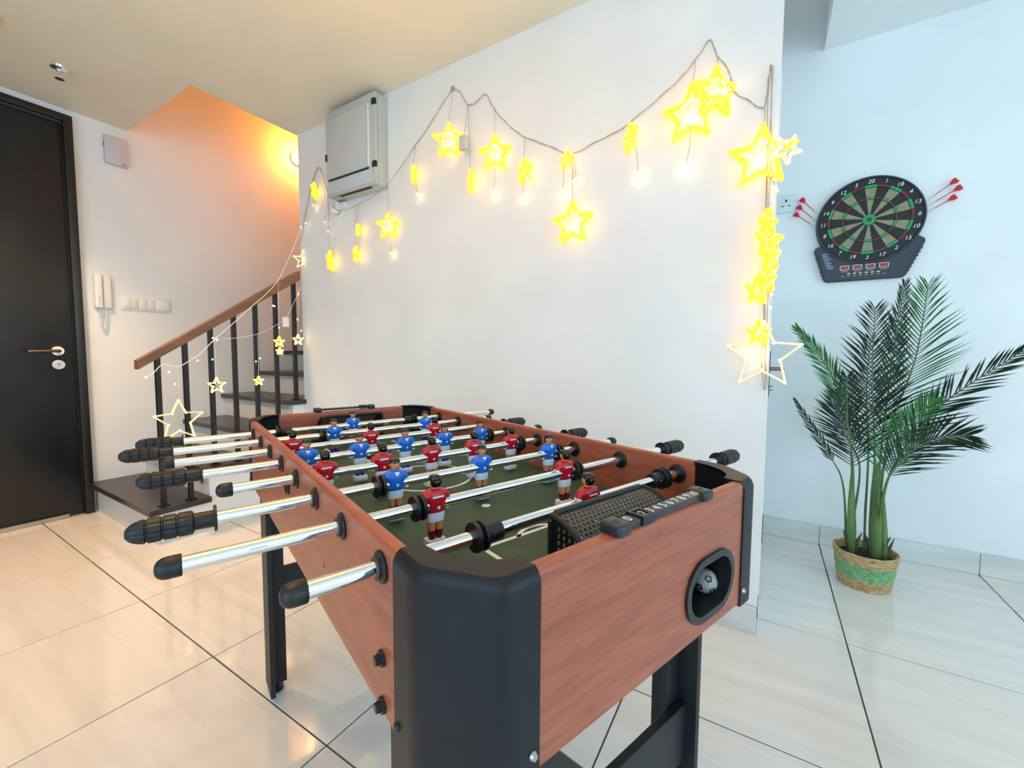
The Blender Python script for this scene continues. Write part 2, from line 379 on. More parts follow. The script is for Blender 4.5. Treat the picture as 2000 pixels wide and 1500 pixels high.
MB().box((-0.06, -dd-0.0085, 0.255), (-0.02, -dd-0.0078, 0.285)).build('label_plate', mat('label_pink', srgb(204, 190, 188), 0.5), bx)
MB().box((-0.12, -0.072, -0.004), (0.15, -0.06, 0.0005)).build('gland_slot', M_black, bx)

jb = thing('junction_box', 'small white junction box under the electrical cabinet', 'junction box', (-2.312, YM, 1.9))
MB().box((-0.042, -0.03, 0), (0.03, -0.0005, 0.044), bev=0.003).build('housing', M_wplast, jb)
MB().box((0.031, -0.022, 0.006), (0.085, -0.0005, 0.04), bev=0.002).build('trunking', M_wplast, jb)
MB().lathe([(0.026, 0), (0.028, -0.008), (0.02, -0.02), (0.004, -0.023)], 20).build('round_fitting', M_wplast, jb, loc=(0.0, -0.03, -0.001))

so = thing('wall_socket', 'square white three-pin wall socket left of the dartboard', 'socket', (0.055, YD, 1.835))
MB().box((-0.05, -0.009, -0.045), (0.05, -0.0005, 0.045), bev=0.003).build('plate', mat('socket_plate', srgb(214, 224, 222), 0.35), so)
MB().box((-0.004, -0.0098, 0.008), (0.004, -0.0088, 0.022)).box((-0.02, -0.0098, -0.014), (-0.009, -0.0088, -0.009)).box((0.009, -0.0098, -0.014), (0.02, -0.0088, -0.009)).build('pin_holes', M_black, so)
MB().box((-0.036, -0.0125, 0.02), (-0.024, -0.0088, 0.036), bev=0.001).build('rocker', M_wplast, so)

# ------------------------------------------------------------------ football table
# local frame: x across (along the rods), y along the table away from the viewer
UC, TC, ZR, ZF, ZTOP, ZBOT = 0.4447, 0.871, 0.787, 0.72, 0.815, 0.63
TA = math.atan2(0.93971, 0.34202)
Ud = Vector((math.cos(TA), math.sin(TA), 0)); Td = Vector((-math.sin(TA), math.cos(TA), 0))
tb = thing('football_table', 'cherry wood table football game with chrome rods and black corners', 'football table', tuple(Ud*UC+Td*TC), (0, 0, TA))
HW, HL = 0.2902, 0.6105          # half width and half length of the cabinet
PT = 0.018
def cap_profile(t, z0, z1, r=0.007, n=5):
    p = [(0, z0), (t, z0)]
    p += [(t-r+r*math.cos(a), z1-r+r*math.sin(a)) for a in [PI/2*k/n for k in range(n+1)]]
    p += [(r-r*math.sin(a), z1-r+r*math.cos(a)) for a in [PI/2*k/n for k in range(n+1)]]
    return p
CY = 0.109                        # how far the corner caps reach along the long sides
CX = 0.086                        # and along the short sides
for s in (-1, 1):
    pr = [((-HW+a) if s < 0 else (HW-a), z) for a, z in cap_profile(PT, ZBOT, ZTOP)]
    sp_ = MB().prism(pr, -HL+CY, HL-CY, fn=lambda p, q, w: (p, w, q)).build('side_panel', M_woodL, tb)
    # serving hole in the middle of each long side
    for xx, dx in ((s*HW, s*0.003), (s*(HW-PT), -s*0.003)):
        MB().lathe([(0.019, 0), (0.02, 0.002), (0.017, 0.004), (0.0125, 0.002), (0.012, -0.006)], 28, M=Matrix.Translation((xx, 0.0, 0.757))@Matrix.Rotation(PI/2 if dx > 0 else -PI/2, 4, 'Y'), caps=False).build('serving_ring', M_rubber, sp_)
        MB().cyl((xx-dx*0.5, 0, 0.757), (xx+dx*0.15, 0, 0.757), 0.0125, n=24).build('serving_cup', M_chrome if s > 0 and dx < 0 else M_black, sp_)
def stadium(cx, cz, hx, hz, n=10):
    r = hz; e = hx-hz
    return [(cx+e+r*math.cos(a), cz+r*math.sin(a)) for a in [-PI/2+PI*k/n for k in range(n+1)]]+[(cx-e+r*math.cos(a), cz+r*math.sin(a)) for a in [PI/2+PI*k/n for k in range(n+1)]]
BRX, BRZ = 0.556-UC, 0.692
for s in (-1, 1):
    pr = [(s*(HL-a), z) for a, z in cap_profile(PT+0.002, ZTOP-0.02, ZTOP)]
    mb = MB().prism(pr, -HW+CX, HW-CX, fn=lambda p, q, w: (w, p, q))
    rect = [(-HW+CX, ZBOT), (HW-CX, ZBOT), (HW-CX, ZTOP-0.02), (-HW+CX, ZTOP-0.02)]
    cx = BRX if s < 0 else -BRX
    mb.prism(rect, s*HL, s*(HL-0.02), fn=lambda p, q, w: (p, w, q), holes=[stadium(cx, BRZ, 0.058, 0.036)])
    ep = mb.build('end_panel', M_woodS, tb)
    MB().prism(stadium(cx, BRZ, 0.066, 0.044), s*(HL+0.004), s*(HL-0.001), fn=lambda p, q, w: (p, w, q), holes=[stadium(cx, BRZ, 0.056, 0.034)]).build('ball_return_frame', M_black, ep)
    cup = MB()
    a = stadium(cx, BRZ, 0.0575, 0.0355, 12)
    cup.loft([[(p, s*(HL-0.0), q) for p, q in a], [(p, s*(HL-0.12), q) for p, q in a]], caps=False)
    cup.prism(a, s*(HL-0.12), s*(HL-0.123), fn=lambda p, q, w: (p, w, q)).build('ball_return_cup', M_rubber, ep)

# black corner caps: chamfered outside, concave arc inside, rounded top edge
def corner_outline(off=0.0):
    o = 0.0025-off                 # proud of the panels
    out = [(-HW-o, -HL+CY), (-HW-o, -HL+0.066+0.004)]
    ch0 = Vector((-HW-o, -HL+0.066)); ch1 = Vector((-HW+0.046, -HL-o))
    # rounded corners of the chamfer
    def arc(p, c, q, n=5): return [tuple((1-t)**2*Vector(p)+2*t*(1-t)*Vector(c)+t*t*Vector(q)) for t in [k/n for k in range(n+1)]]
    d = (ch1-ch0).normalized()
    out = [(-HW-o, -HL+CY)]+arc(ch0+Vector((0, 0.014)), ch0, ch0+d*0.014)+arc(ch1-d*0.014, ch1, ch1+Vector((0.014, 0)))+[(-HW+CX, -HL-o)]
    i0 = Vector((-HW+CX, -HL+0.0205+off)); i1 = Vector((-HW+PT+off+0.0005, -HL+CY)); cc = Vector((-HW+PT+off+0.0005, -HL+0.0205+off))
    inn = []
    for k in range(11):
        a = PI/2*k/10; R1 = i0.x-cc.x; R2 = i1.y-cc.y
        inn.append((i0.x-R1*math.sin(a), i1.y-R2*math.cos(a)))
    return out+inn
def corner_mesh():
    mb = MB(); rings = []
    for z, off in ((ZBOT-0.004, 0.0), (ZTOP-0.011, 0.0), (ZTOP-0.006, 0.0012), (ZTOP-0.001, 0.0042), (ZTOP+0.002, 0.0085)):
        rings.append([(x, y, z) for x, y in corner_outline(off)])
    mb.loft(rings, caps=False)
    for z, off, rv in ((ZBOT-0.004, 0.0, True), (ZTOP+0.002, 0.0085, False)):
        ol = corner_outline(off); tr = tessellate_polygon([[Vector((x, y, 0)) for x, y in ol]])
        mb.add([(x, y, z) for x, y in ol], [tuple(reversed(t)) if rv else t for t in tr])
    return mb.mesh('corner_cap', M_corner, ang=50)
cm = corner_mesh()
for sx, sy in ((1, 1), (-1, 1), (1, -1), (-1, -1)):
    me = cm
    if sx*sy < 0 or sx < 0:
        me = cm.copy()
        for v in me.vertices: v.co.x *= sx; v.co.y *= sy
        if sx*sy < 0: me.flip_normals()
    c = link('corner_cap', me, tb)
    for q in (( sx*(-HW-0.003), sy*(-HL+CY-0.008), 0.647, 'x'), (sx*(-HW+CX-0.008), sy*(-HL-0.003), 0.649, 'y')):
        ax = Vector((-sx, 0, 0)) if q[3] == 'x' else Vector((0, -sy, 0))
        p = Vector(q[:3]); MB().cyl(p, p+ax*0.003, 0.0045, 0.003, 10).build('screw', M_steel if q[3] == 'y' else M_black, c)
# bolts on the long sides
for sx in (-1, 1):
    for sy in (-1, 1):
        for z in (0.69, 0.639):
            p = Vector((sx*HW, sy*(-HL+0.143), z)); a = Vector((sx, 0, 0))
            b = MB().cyl(p, p+a*0.004, 0.0085, 0.008, 20).build('bolt_washer', M_black, tb)
            MB().cyl(p+a*0.004, p+a*0.009, 0.0055, 0.005, 6).build('bolt', M_black, b)
MB().cyl((-HW, 0.623-TC, 0.699), (-HW-0.001, 0.623-TC, 0.699), 0.003, n=10).build('screw_hole', M_bronze, tb)

def oct_(c, d, a): return [(-c+a, -d), (c-a, -d), (c, -d+a), (c, d-a), (c-a, d), (-c+a, d), (-c, d-a), (-c, -d+a)]
MB().prism(oct_(HW-PT, HL-0.02, 0.035), ZF-0.01, ZF).build('playfield', M_field, tb)
MB().prism(oct_(HW-PT, HL-0.02, 0.06), ZBOT+0.002, ZBOT+0.006).build('bottom_board', M_legm, tb)
# pitch markings
def ring(r0, r1, a0=0, a1=2*PI, n=48, c=(0, 0)):
    mb = MB(); pts = [a0+(a1-a0)*k/n for k in range(n+1)]
    full = abs(a1-a0-2*PI) < 1e-6
    for k in range(n):
        a, b = pts[k], pts[k+1]
        mb.add([(c[0]+r*math.cos(t), c[1]+r*math.sin(t), ZF+0.0004) for r, t in ((r0, a), (r1, a), (r1, b), (r0, b))], [(0, 1, 2, 3)])
    return mb
ring(0.0995, 0.1065).build('centre_circle', M_white, tb)
for s in (-1, 1):
    yb = s*(0.871-0.491)*1.0
    mb = MB()
    mb.box((-0.1085, s*0.3765, ZF), (0.1085, s*0.3835, ZF+0.0004)); mb.box((-0.1085, s*0.38, ZF), (-0.1015, s*(HL-0.02), ZF+0.0004)); mb.box((0.1015, s*0.38, ZF), (0.1085, s*(HL-0.02), ZF+0.0004))
    mb.build('penalty_box', M_white, tb)
    q = ring(0.047, 0.054, (PI/2 if s < 0 else -PI/2)-0.9, (PI/2 if s < 0 else -PI/2)+0.9, 24, (0, s*0.415)); q.build('penalty_arc', M_white, tb)
    ring(0.0001, 0.0085, c=(0, s*0.239), n=24).build('penalty_spot', M_white, tb)

# goals: perforated quarter-round hoods inside each end
M_net = noisy('net_plastic_lit', srgb(84, 80, 74), srgb(96, 92, 84), (40, 40, 40), rough=0.4)  # black net lightened in colour for the light on its top
def goal(s):
    g0 = HL-0.021; ym = HL-0.099; hw = 0.094; zt = 0.808
    R1 = g0-ym; R2 = zt-ZF-0.004
    def arcp(a): return (s*(ym+R1*math.sin(a)), ZF+0.003+R2*math.cos(a))
    hood = MB(); ncol, nrow = 26, 9
    amax = 1.35
    def strip(ca, cb, x0, x1):   # curved bar with thickness
        n = 3; th = 0.0018
        rings = []
        for k in range(n+1):
            a = ca+(cb-ca)*k/n; y, z = arcp(a); ny, nz = s*math.sin(a), math.cos(a)
            rings.append([(x0, y, z), (x1, y, z), (x1, y-ny*th, z-nz*th), (x0, y-ny*th, z-nz*th)])
        hood.loft(rings)
    # diagonal lattice made of small crossing bars
    nx = 24; na = 8; w = 0.0015
    for i in range(-na, nx+1):
        for sg in (1, -1):
            rings = []
            for k in range(na*2+1):
                fx = (i+sg*k/2) if sg > 0 else (i+na-k/2)
                x = -hw+2*hw*fx/nx; a = amax*k/(2*na)
                if x < -hw-1e-6 or x > hw+1e-6:
                    if len(rings) > 1: hood.loft(rings)
                    rings = []; continue
                y, z = arcp(a); ny, nz = s*math.sin(a), math.cos(a); th = 0.0022
                rings.append([(x-w, y, z), (x+w, y, z), (x+w, y-ny*th, z-nz*th), (x-w, y-ny*th, z-nz*th)])
            if len(rings) > 1: hood.loft(rings)
    gl = hood.build('goal_net', M_net, tb, smooth=False)
    for sx in (-1, 1):
        cheek = MB(); x = sx*hw
        ny_, nz_ = 9, 10
        for i in range(ny_+1):
            yy = R1*i/ny_; zz = R2*math.sqrt(max(0, 1-(i/ny_)**2))
            if zz > 0.004: cheek.box((x-0.0012, s*(ym+yy)-0.0016, ZF+0.001), (x+0.0012, s*(ym+yy)+0.0016, ZF+0.003+zz))
        for j in range(nz_):
            zz = R2*j/nz_; yy = R1*math.sqrt(max(0, 1-(j/nz_)**2))
            cheek.box((x-0.0012, min(s*ym, s*(ym+yy)), ZF+0.003+zz-0.0018), (x+0.0012, max(s*ym, s*(ym+yy)), ZF+0.003+zz+0.0018))
        cheek.build('net_cheek', M_rubber, gl)
        MB().tube([(x, *arcp(1.5*k/12)) for k in range(13)], 0.004, 8).build('net_arch', M_rubber, gl)
    fr = MB().tube([(-hw, s*ym, ZF+0.001), (-hw, s*ym, zt-0.008), (-hw+0.008, s*ym, zt), (hw-0.008, s*ym, zt), (hw, s*ym, zt-0.008), (hw, s*ym, ZF+0.001)], 0.0045, 8)
    fr.build('goal_frame', M_rubber, gl)
goal(-1); goal(1)

# score counters on both end rails
M_bead = mat('score_plastic', srgb(40, 42, 47), 0.35)
def counter(s):
    y = s*(HL-0.007); z = ZTOP; r0 = -0.089; r1 = 0.089
    for x in (r0, r1):
        sc = MB().box((x-0.011, y-0.014, z-0.001), (x+0.011, y+0.014, z+0.013), bev=0.004, seg=3).build('counter_mount', M_bead, tb)
        MB().cyl((x, y, z+0.0125), (x, y, z+0.0134), 0.0035, n=12).build('screw_recess', M_rubber, sc)
    bar = MB().box((r0+0.011, y-0.0085, z+0.003), (r1-0.011, y+0.0085, z+0.010), bev=0.0012).build('counter_bar', M_bead, tb)
    xs_ = -0.045 if s < 0 else 0.06
    MB().prism([(xs_-0.011, -0.0115), (xs_+0.011, -0.0115), (xs_+0.011, 0.0115), (xs_-0.011, 0.0115)], z+0.002, z+0.0125, fn=lambda p, q, w: (p, y+q, w), holes=[[(xs_-0.007, -0.007), (xs_+0.007, -0.007), (xs_+0.007, 0.007), (xs_-0.007, 0.007)]]).build('counter_slider', M_black, bar)
    for i in range(11):
        me = text_mesh(str(i), 0.0165, M_white, extrude=0.0002)
        o = link('numeral', me, bar, ((r0+0.021+i*0.0138)*(1 if s < 0 else -1), y, z+0.0102), (0, 0, 0 if s < 0 else PI))
counter(-1); counter(1)

# rods -----------------------------------------------------------------
def sect(z, rx, ry, cx=0.0, cy=0.0, n=14, e=2.4):
    out = []
    for k in range(n):
        a = 2*PI*k/n; c, s_ = math.cos(a), math.sin(a)
        out.append((cx+rx*math.copysign(abs(c)**(2/e), c), cy+ry*math.copysign(abs(s_)**(2/e), s_), z))
    return out
def player_mesh(shirt, sock):
    mb = MB()   # 0 shirt 1 white 2 skin 3 hair 4 sock ; faces -Y, origin on the rod
    mb.loft([sect(-0.010, .0128, .0085), sect(-0.004, .0138, .0098), sect(0.006, .0160, .0105), sect(0.013, .0178, .0100), sect(0.0185, .0160, .0085), sect(0.0215, .0105, .0066), sect(0.023, .0062, .0052)], 0)
    for sx in (-1, 1):  # white arms pressed to the rod
        mb.loft([sect(-0.0085, .0028, .0052, sx*.0175, -.001, 10), sect(-0.003, .0040, .0068, sx*.0183, 0, 10), sect(0.004, .0044, .0070, sx*.0187, 0, 10), sect(0.009, .0040, .0062, sx*.0178, 0, 10)], 1)
        mb.loft([sect(0.008, .0040, .0064, sx*.0172, 0, 10), sect(0.014, .0042, .0062, sx*.0160, 0, 10), sect(0.019, .0030, .0048, sx*.0138, 0, 10)], 0)
    mb.loft([sect(-0.0235, .0122, .0078), sect(-0.018, .0130, .0084), sect(-0.0100, .0128, .0086)], 1)
    mb.add([(-.0048, -.0094, .0208), (.0048, -.0094, .0208), (0, -.0108, .0135)], [(0, 1, 2)], 1)
    mb.add([(-.002, -.0112, .0018), (.002, -.0112, .0018), (.002, -.0110, -.0025), (-.002, -.0110, -.0025)], [(0, 1, 2, 3)], 1)
    mb.add([(-.008, .0102, .0140), (.008, .0102, .0140), (.008, .0106, .0118), (-.008, .0106, .0118)], [(0, 1, 2, 3)], 1)
    mb.add([(-.002, .0112, .0), (.002, .0112, .0), (.002, .0110, -.004), (-.002, .0110, -.004)], [(0, 1, 2, 3)], 1)
    for sx in (-1, 1):
        mb.loft([sect(-0.0365, .0047, .0056, sx*.0054, 0, 10), sect(-0.030, .0053, .0062, sx*.0057, 0, 10), sect(-0.0228, .0058, .0068, sx*.0060, 0, 10)], 2)
        mb.loft([sect(-0.0495, .0040, .0048, sx*.0050, 0, 10), sect(-0.044, .0045, .0054, sx*.0052, 0, 10), sect(-0.0362, .0051, .0060, sx*.0054, 0, 10)], 4)
    mb.box((-.0125, -.010, -.0600), (.0125, .0075, -.0490), 1, bev=.0012, seg=1)
    mb.loft([sect(0.022, .0044, .0044), sect(0.026, .0048, .0050)], 2)     # neck
    mb.loft([sect(0.0245, .0046, .0052, 0, -.0006), sect(0.028, .0062, .0068, 0, -.0008), sect(0.033, .0070, .0074, 0, -.0006), sect(0.0375, .0068, .0070)], 2)
    mb.box((-.0014, -.0094, .0290), (.0014, -.0066, .0336), 2, bev=.0006, seg=1)   # nose
    mb.add([(-.003, -.0084, .0268), (.003, -.0084, .0268), (.003, -.0084, .0275), (-.003, -.0084, .0275)], [(0, 1, 2, 3)], 4)
    for sx in (-1, 1): mb.sphere((sx*.0071, 0, .0315), .0017, 2, 6, 4); mb.sphere((sx*.0028, -.0070, .0345), .0009, 3, 6, 4)
    mb.loft([sect(0.0262, .0058, .0040, 0, .0036), sect(0.031, .0074, .0046, 0, .0042), sect(0.0352, .0077, .0055, 0, .0030), sect(0.0356, .0078, .0086, 0, -.0004), sect(0.0385, .0078, .0086, 0, -.0002), sect(0.0412, .0062, .0068), sect(0.0424, .0030, .0034)], 3)
    mb.v = [(x*1.1, y*1.08, z*1.02) for x, y, z in mb.v]
    return mb.mesh('player', [shirt, M_pw, M_skin, M_hair, sock], ang=45)
M_pw = mat('player_white', srgb(226, 232, 240), 0.35); M_skin = mat('player_skin', srgb(226, 146, 92), 0.4); M_hair = mat('player_hair', srgb(16, 14, 14), 0.22)
RED = player_mesh(mat('shirt_red', srgb(190, 18, 34), 0.25), mat('sock_red', srgb(120, 14, 18), 0.3))
BLU = player_mesh(mat('shirt_blue', srgb(24, 104, 206), 0.25), mat('sock_blue', srgb(22, 56, 170), 0.3))
Yx = Matrix.Rotation(PI/2, 4, 'Y')
def bumper_mesh():
    pr = [(0.0085, 0), (0.0175, 0.0005), (0.0185, 0.003), (0.0175, 0.0055), (0.011, 0.007), (0.011, 0.009), (0.0175, 0.0105), (0.0185, 0.013), (0.0175, 0.0155), (0.0085, 0.016)]
    return MB().lathe(pr, 24, M=Yx@Matrix.Translation((0, 0, -0.008))).mesh('bumper', M_rubber)
def sleeve_mesh():
    return MB().cyl((-0.012, 0, 0), (0.012, 0, 0), 0.0125, n=20).mesh('stop_sleeve', M_rubber)
def grip_mesh():    # points to -X, flange at x = 0
    mb = MB(); n = 32; rings = []
    for x, r in [(0, .0168), (-.003, .0168), (-.0033, .0108), (-.0235, .0108), (-.0240, .0128), (-.0255, .0146)]:
        rings.append([(x, r*math.cos(2*PI*k/n), r*math.sin(2*PI*k/n)) for k in range(n)])
    def rad(x):
        e = (-.066-x)/.0245
        return .0150 if e <= 0 else .0150*math.sqrt(max(0.03, 1-e**2.2))
    prof = []
    for gx_ in (-.0405, -.0550, -.0700): prof += [(gx_+.0016, 0), (gx_+.0007, .0016), (gx_-.0007, .0016), (gx_-.0016, 0)]
    prof += [(x, 0) for x in (-.028, -.034, -.047, -.062, -.0755, -.0785, -.0815, -.0845, -.0870, -.0885, -.0895)]
    for x, cut in sorted(prof, key=lambda p: -p[0]):
        r = rad(x)-cut
        rings.append([(x, (r-(.0012 if k % 4 == 0 and x > -.086 else 0))*math.cos(2*PI*k/n), (r-(.0012 if k % 4 == 0 and x > -.086 else 0))*math.sin(2*PI*k/n)) for k in range(n)])
    mb.loft(rings); return mb.mesh('grip', M_rubber, ang=30)
def cap_mesh():     # rounded rod cap, ends at x = 0, points to -X
    pr = [(0.0105, 0), (0.0112, -0.001), (0.0112, -0.012), (0.0105, -0.016), (0.0085, -0.0195), (0.005, -0.0218), (0.001, -0.0224)]
    return MB().lathe(pr, 24, M=Matrix.Rotation(PI/2, 4, 'Y')).mesh('end_cap', M_rubber)
BUMP, SLEEVE, GRIP, CAPM = bumper_mesh(), sleeve_mesh(), grip_mesh(), cap_mesh()
BUSH = MB().lathe([(0.0085, -0.001), (0.0165, 0), (0.0168, 0.0025), (0.012, 0.0045), (0.0118, 0.007), (0.0086, 0.007)], 26, M=Yx).mesh('bushing', M_rubber)
GL = 0.090; CL = 0.0224
RODS = [  # distance, left end, left kind, right end, players, team, bumpers, sleeves
 (1.308, -0.085, 'g', 0.955, [0.417], 'b', [0.214, 0.618], [0.234, 0.598]),
 (1.179, -0.104, 'g', 0.850, [0.325, 0.597], 'b', [0.296, 0.626], []),
 (1.050, -0.034, 'c', 0.895, [0.199, 0.379, 0.559], 'r', [0.588], []),
 (0.921, -0.062, 'g', 0.850, [0.200, 0.307, 0.414, 0.520, 0.628], 'b', [0.656], []),
 (0.790,  0.039, 'c', 0.905, [0.201, 0.307, 0.414, 0.521, 0.629], 'r', [0.657], []),
 (0.661, -0.057, 'g', 0.866, [0.278, 0.454, 0.633], 'b', [0.251, 0.661], []),
 (0.532, -0.026, 'c', 0.960, [0.284, 0.551], 'r', [0.257, 0.579], []),
 (0.403,  0.062, 'c', 0.960, [0.467], 'r', [0.272, 0.664], [0.291, 0.645]),
]
for t, l, kind, r, men, team, bumps, sleeves in RODS:
    y = t-TC
    x0 = l+(GL*0.3 if kind == 'g' else 0.012)-UC; x1 = r-(0.012 if kind == 'g' else GL*0.3)-UC
    rod = MB().cyl((x0, 0, 0), (x1, 0, 0), 0.0082, n=24).build('rod', M_chrome, tb, (0, y, ZR))
    if kind == 'g':
        link('grip', GRIP, rod, (l+GL-UC, 0, 0)); link('end_cap', CAPM, rod, (r-CL-UC, 0, 0), (0, 0, PI))
    else:
        link('end_cap', CAPM, rod, (l+CL-UC, 0, 0)); link('grip', GRIP, rod, (r-GL-UC, 0, 0), (0, 0, PI))
    for u in men: link('player', BLU if team == 'b' else RED, rod, (u-UC, 0, 0), (0, 0, 0 if team == 'b' else PI))
    for u in bumps: link('bumper', BUMP, rod, (u-UC, 0, 0))
    for u in sleeves:
        sv = link('stop_sleeve', SLEEVE, rod, (u-UC, 0, 0))
    for u in sleeves: MB().cyl((u-UC, -0.012, 0), (u-UC, -0.0135, 0), 0.0035, n=10).build('stop_screw', M_chrome, rod)
    for xx, sgn in ((-HW, -1), (-HW+PT, 1), (HW-PT, -1), (HW, 1)):
        link('bushing', BUSH, tb, (xx, y, ZR), (0, 0, 0 if sgn > 0 else PI))

# legs
for sx in (-1, 1):
    for sy in (-1, 1):
        def bxs(u0, u1, t0, t1, z0, z1, mb): return mb.box((min(sx*u0, sx*u1), min(sy*t0, sy*t1), z0), (max(sx*u0, sx*u1), max(sy*t0, sy*t1), z1), bev=0.001, seg=1)
        mb = MB()
        bxs(0.258, 0.2705, 0.436, 0.526, 0.02, ZBOT+0.001, mb)      # flange along the table
        bxs(0.222, 0.258, 0.478, 0.491, 0.03, ZBOT+0.001, mb)       # flange across the table
        lg = mb.build('leg', M_legm, tb)
        MB().lathe([(0.017, 0.0005), (0.019, 0.004), (0.019, 0.012), (0.007, 0.016), (0.007, 0.03)], 20, M=Matrix.Translation((sx*0.247, sy*0.498, 0))).build('levelling_foot', M_rubber, lg)
for sy in (-1, 1):
    MB().box((-0.2575, min(sy*0.492, sy*0.507), 0.262), (0.2575, max(sy*0.492, sy*0.507), 0.372), bev=0.001, seg=1).build('leg_brace', M_legm, tb)

MB().prism([(-0.22, 0.63), (-0.197, 0.63), (0.02, 0.376), (-0.11, 0.376), (-0.22, 0.50)], -0.506, -0.494, fn=lambda p, q, w: (p, w, q)).build('leg_gusset', M_legm, tb)

# the ball lying in the near ball return
bp = Ud*0.594+Td*0.286+Vector((0, 0, BRZ-0.0355+0.0176))
ball = thing('foosball', 'small white and black football lying in the ball return hole', 'ball', tuple(bp), (0.4, 0.2, 0.3))
bl = MB().sphere((0, 0, 0), 0.0172, u=24, v=16).build('ball_shell', mat('ball_dimmed', srgb(150, 148, 145), 0.5), ball)  # white dimmed to grey, putting the shade of the hole into the colour
ph = (1+5**.5)/2
for v in [(0, a, b*ph) for a in (-1, 1) for b in (-1, 1)]+[(a, b*ph, 0) for a in (-1, 1) for b in (-1, 1)]+[(b*ph, 0, a) for a in (-1, 1) for b in (-1, 1)]:
    n = Vector(v).normalized(); a = n.orthogonal().normalized(); b = n.cross(a)
    MB().add([(n*0.0166+(a*math.cos(2*PI*k/5)+b*math.sin(2*PI*k/5))*0.0055)*1.02 for k in range(5)], [(0, 1, 2, 3, 4)]).build('ball_patch', M_black, ball)

# ------------------------------------------------------------------ dartboard
DBX, DBZ, DY = 0.404, 1.688, 0.034
db = thing('dartboard', 'round electronic dartboard with black score console on the pale wall', 'dartboard', (DBX, YD, DBZ))
M_dbk = noisy('dartboard_plastic', srgb(24, 24, 28), srgb(30, 30, 34), (30, 30, 30), rough=0.45)
M_dbrim = mat('dartboard_rim', srgb(44, 47, 56), 0.4)
M_cream = noisy('segment_cream', srgb(150, 144, 106), srgb(128, 122, 92), (160, 160, 160), rough=0.5)
M_sblack = mat('segment_black', srgb(10, 10, 10), 0.5)
M_sred = mat('segment_red', srgb(110, 16, 26), 0.45); M_sgreen = mat('segment_green', srgb(14, 148, 76), 0.45)
xz = lambda p, q, w: (p, -w, q)
R = 0.212
out = [(R*math.cos(a), R*math.sin(a)) for a in [math.radians(-28+236*k/56) for k in range(57)]]
out += [(-0.212, -0.116), (-0.214, -0.128), (-0.21, -0.14), (-0.170, -0.275), (-0.162, -0.286), (-0.15, -0.291), (0.132, -0.291), (0.146, -0.287), (0.154, -0.278), (0.206, -0.15), (0.214, -0.128), (0.211, -0.116)]
sh = [(p*0.985, q*0.985) for p, q in out]
bd = MB(); bd.loft([[xz(p, q, 0.0005) for p, q in out], [xz(p, q, 0.022) for p, q in out], [xz(p, q, 0.028) for p, q in sh]], caps=False)
tr = tessellate_polygon([[Vector((p, q, 0)) for p, q in sh]]); bd.add([xz(p, q, 0.028) for p, q in sh], tr)
body = bd.build('housing', M_dbrim, db)
MB().lathe([(0.199, 0.0275), (0.203, 0.034), (0.209, 0.034), (0.2115, 0.028), (0.2115, 0.02)], 72, M=Matrix.Rotation(PI/2, 4, 'X'), caps=False).build('outer_rim', M_dbrim, db)
face = MB().lathe([(0.199, 0.0282), (0.199, 0.0302), (0.001, 0.0302)], 72, M=Matrix.Rotation(PI/2, 4, 'X')).build('number_ring', M_sblack, db)
def seg_mesh(r0, r1, mm, gap=0.0012, z=0.0345):
    mb = MB(); n = 4; h = PI/20
    def loop(rr0, rr1, hg):
        a0 = h-hg/rr0; a1 = h-hg/rr1
        return [(rr0*math.sin(-a0+2*a0*k/n), rr0*math.cos(-a0+2*a0*k/n)) for k in range(n+1)]+[(rr1*math.sin(a1-2*a1*k/n), rr1*math.cos(a1-2*a1*k/n)) for k in range(n+1)]
    mb.prism(loop(r0+0.0008, r1-0.0008, gap), 0.0302, z, fn=xz)
    return mb.mesh('segment', mm, smooth=False)
SEG = {}
for i, num in enumerate([20, 1, 18, 4, 13, 6, 10, 15, 2, 17, 3, 19, 7, 16, 8, 11, 14, 9, 12, 5]):
    ev = i % 2 == 0; th = math.radians(18*i)
    for nm, a, b, hgt in (('d', 0.154, 0.167, 0.036), ('o', 0.108, 0.153, 0.0335), ('t', 0.0975, 0.1075, 0.036), ('i', 0.027, 0.097, 0.0335)):
        key = (nm, ev)
        if key not in SEG:
            mm = (M_sgreen if ev else M_sred) if nm in 'dt' else (M_cream if ev else M_sblack)
            SEG[key] = seg_mesh(a, b, mm, z=hgt)
        o = link('segment', SEG[key], face); o.rotation_euler = (0, th, 0)
    me = text_mesh(str(num), 0.026, M_white, shear=0.2, extrude=0.0004)
    link('numeral', me, face, (0.184*math.sin(th), -0.0308, 0.184*math.cos(th)), (PI/2, 0, 0))
MB().lathe([(0.026, 0.0302), (0.026, 0.036), (0.010, 0.037), (0.0095, 0.034)], 32, M=Matrix.Rotation(PI/2, 4, 'X'), caps=False).build('bull_ring', M_sgreen, face)
MB().lathe([(0.0095, 0.0302), (0.009, 0.0355), (0.001, 0.036)], 20, M=Matrix.Rotation(PI/2, 4, 'X')).build('bullseye', M_sred, face)
M_led = mat('led_red', srgb(90, 22, 24), 0.3, emis=(0.6, 0.03, 0.03, 1), estr=0.25); M_yel = mat('button_yellow', srgb(196, 196, 120), 0.4); M_txt = mat('print_blue', srgb(140, 158, 182), 0.5)
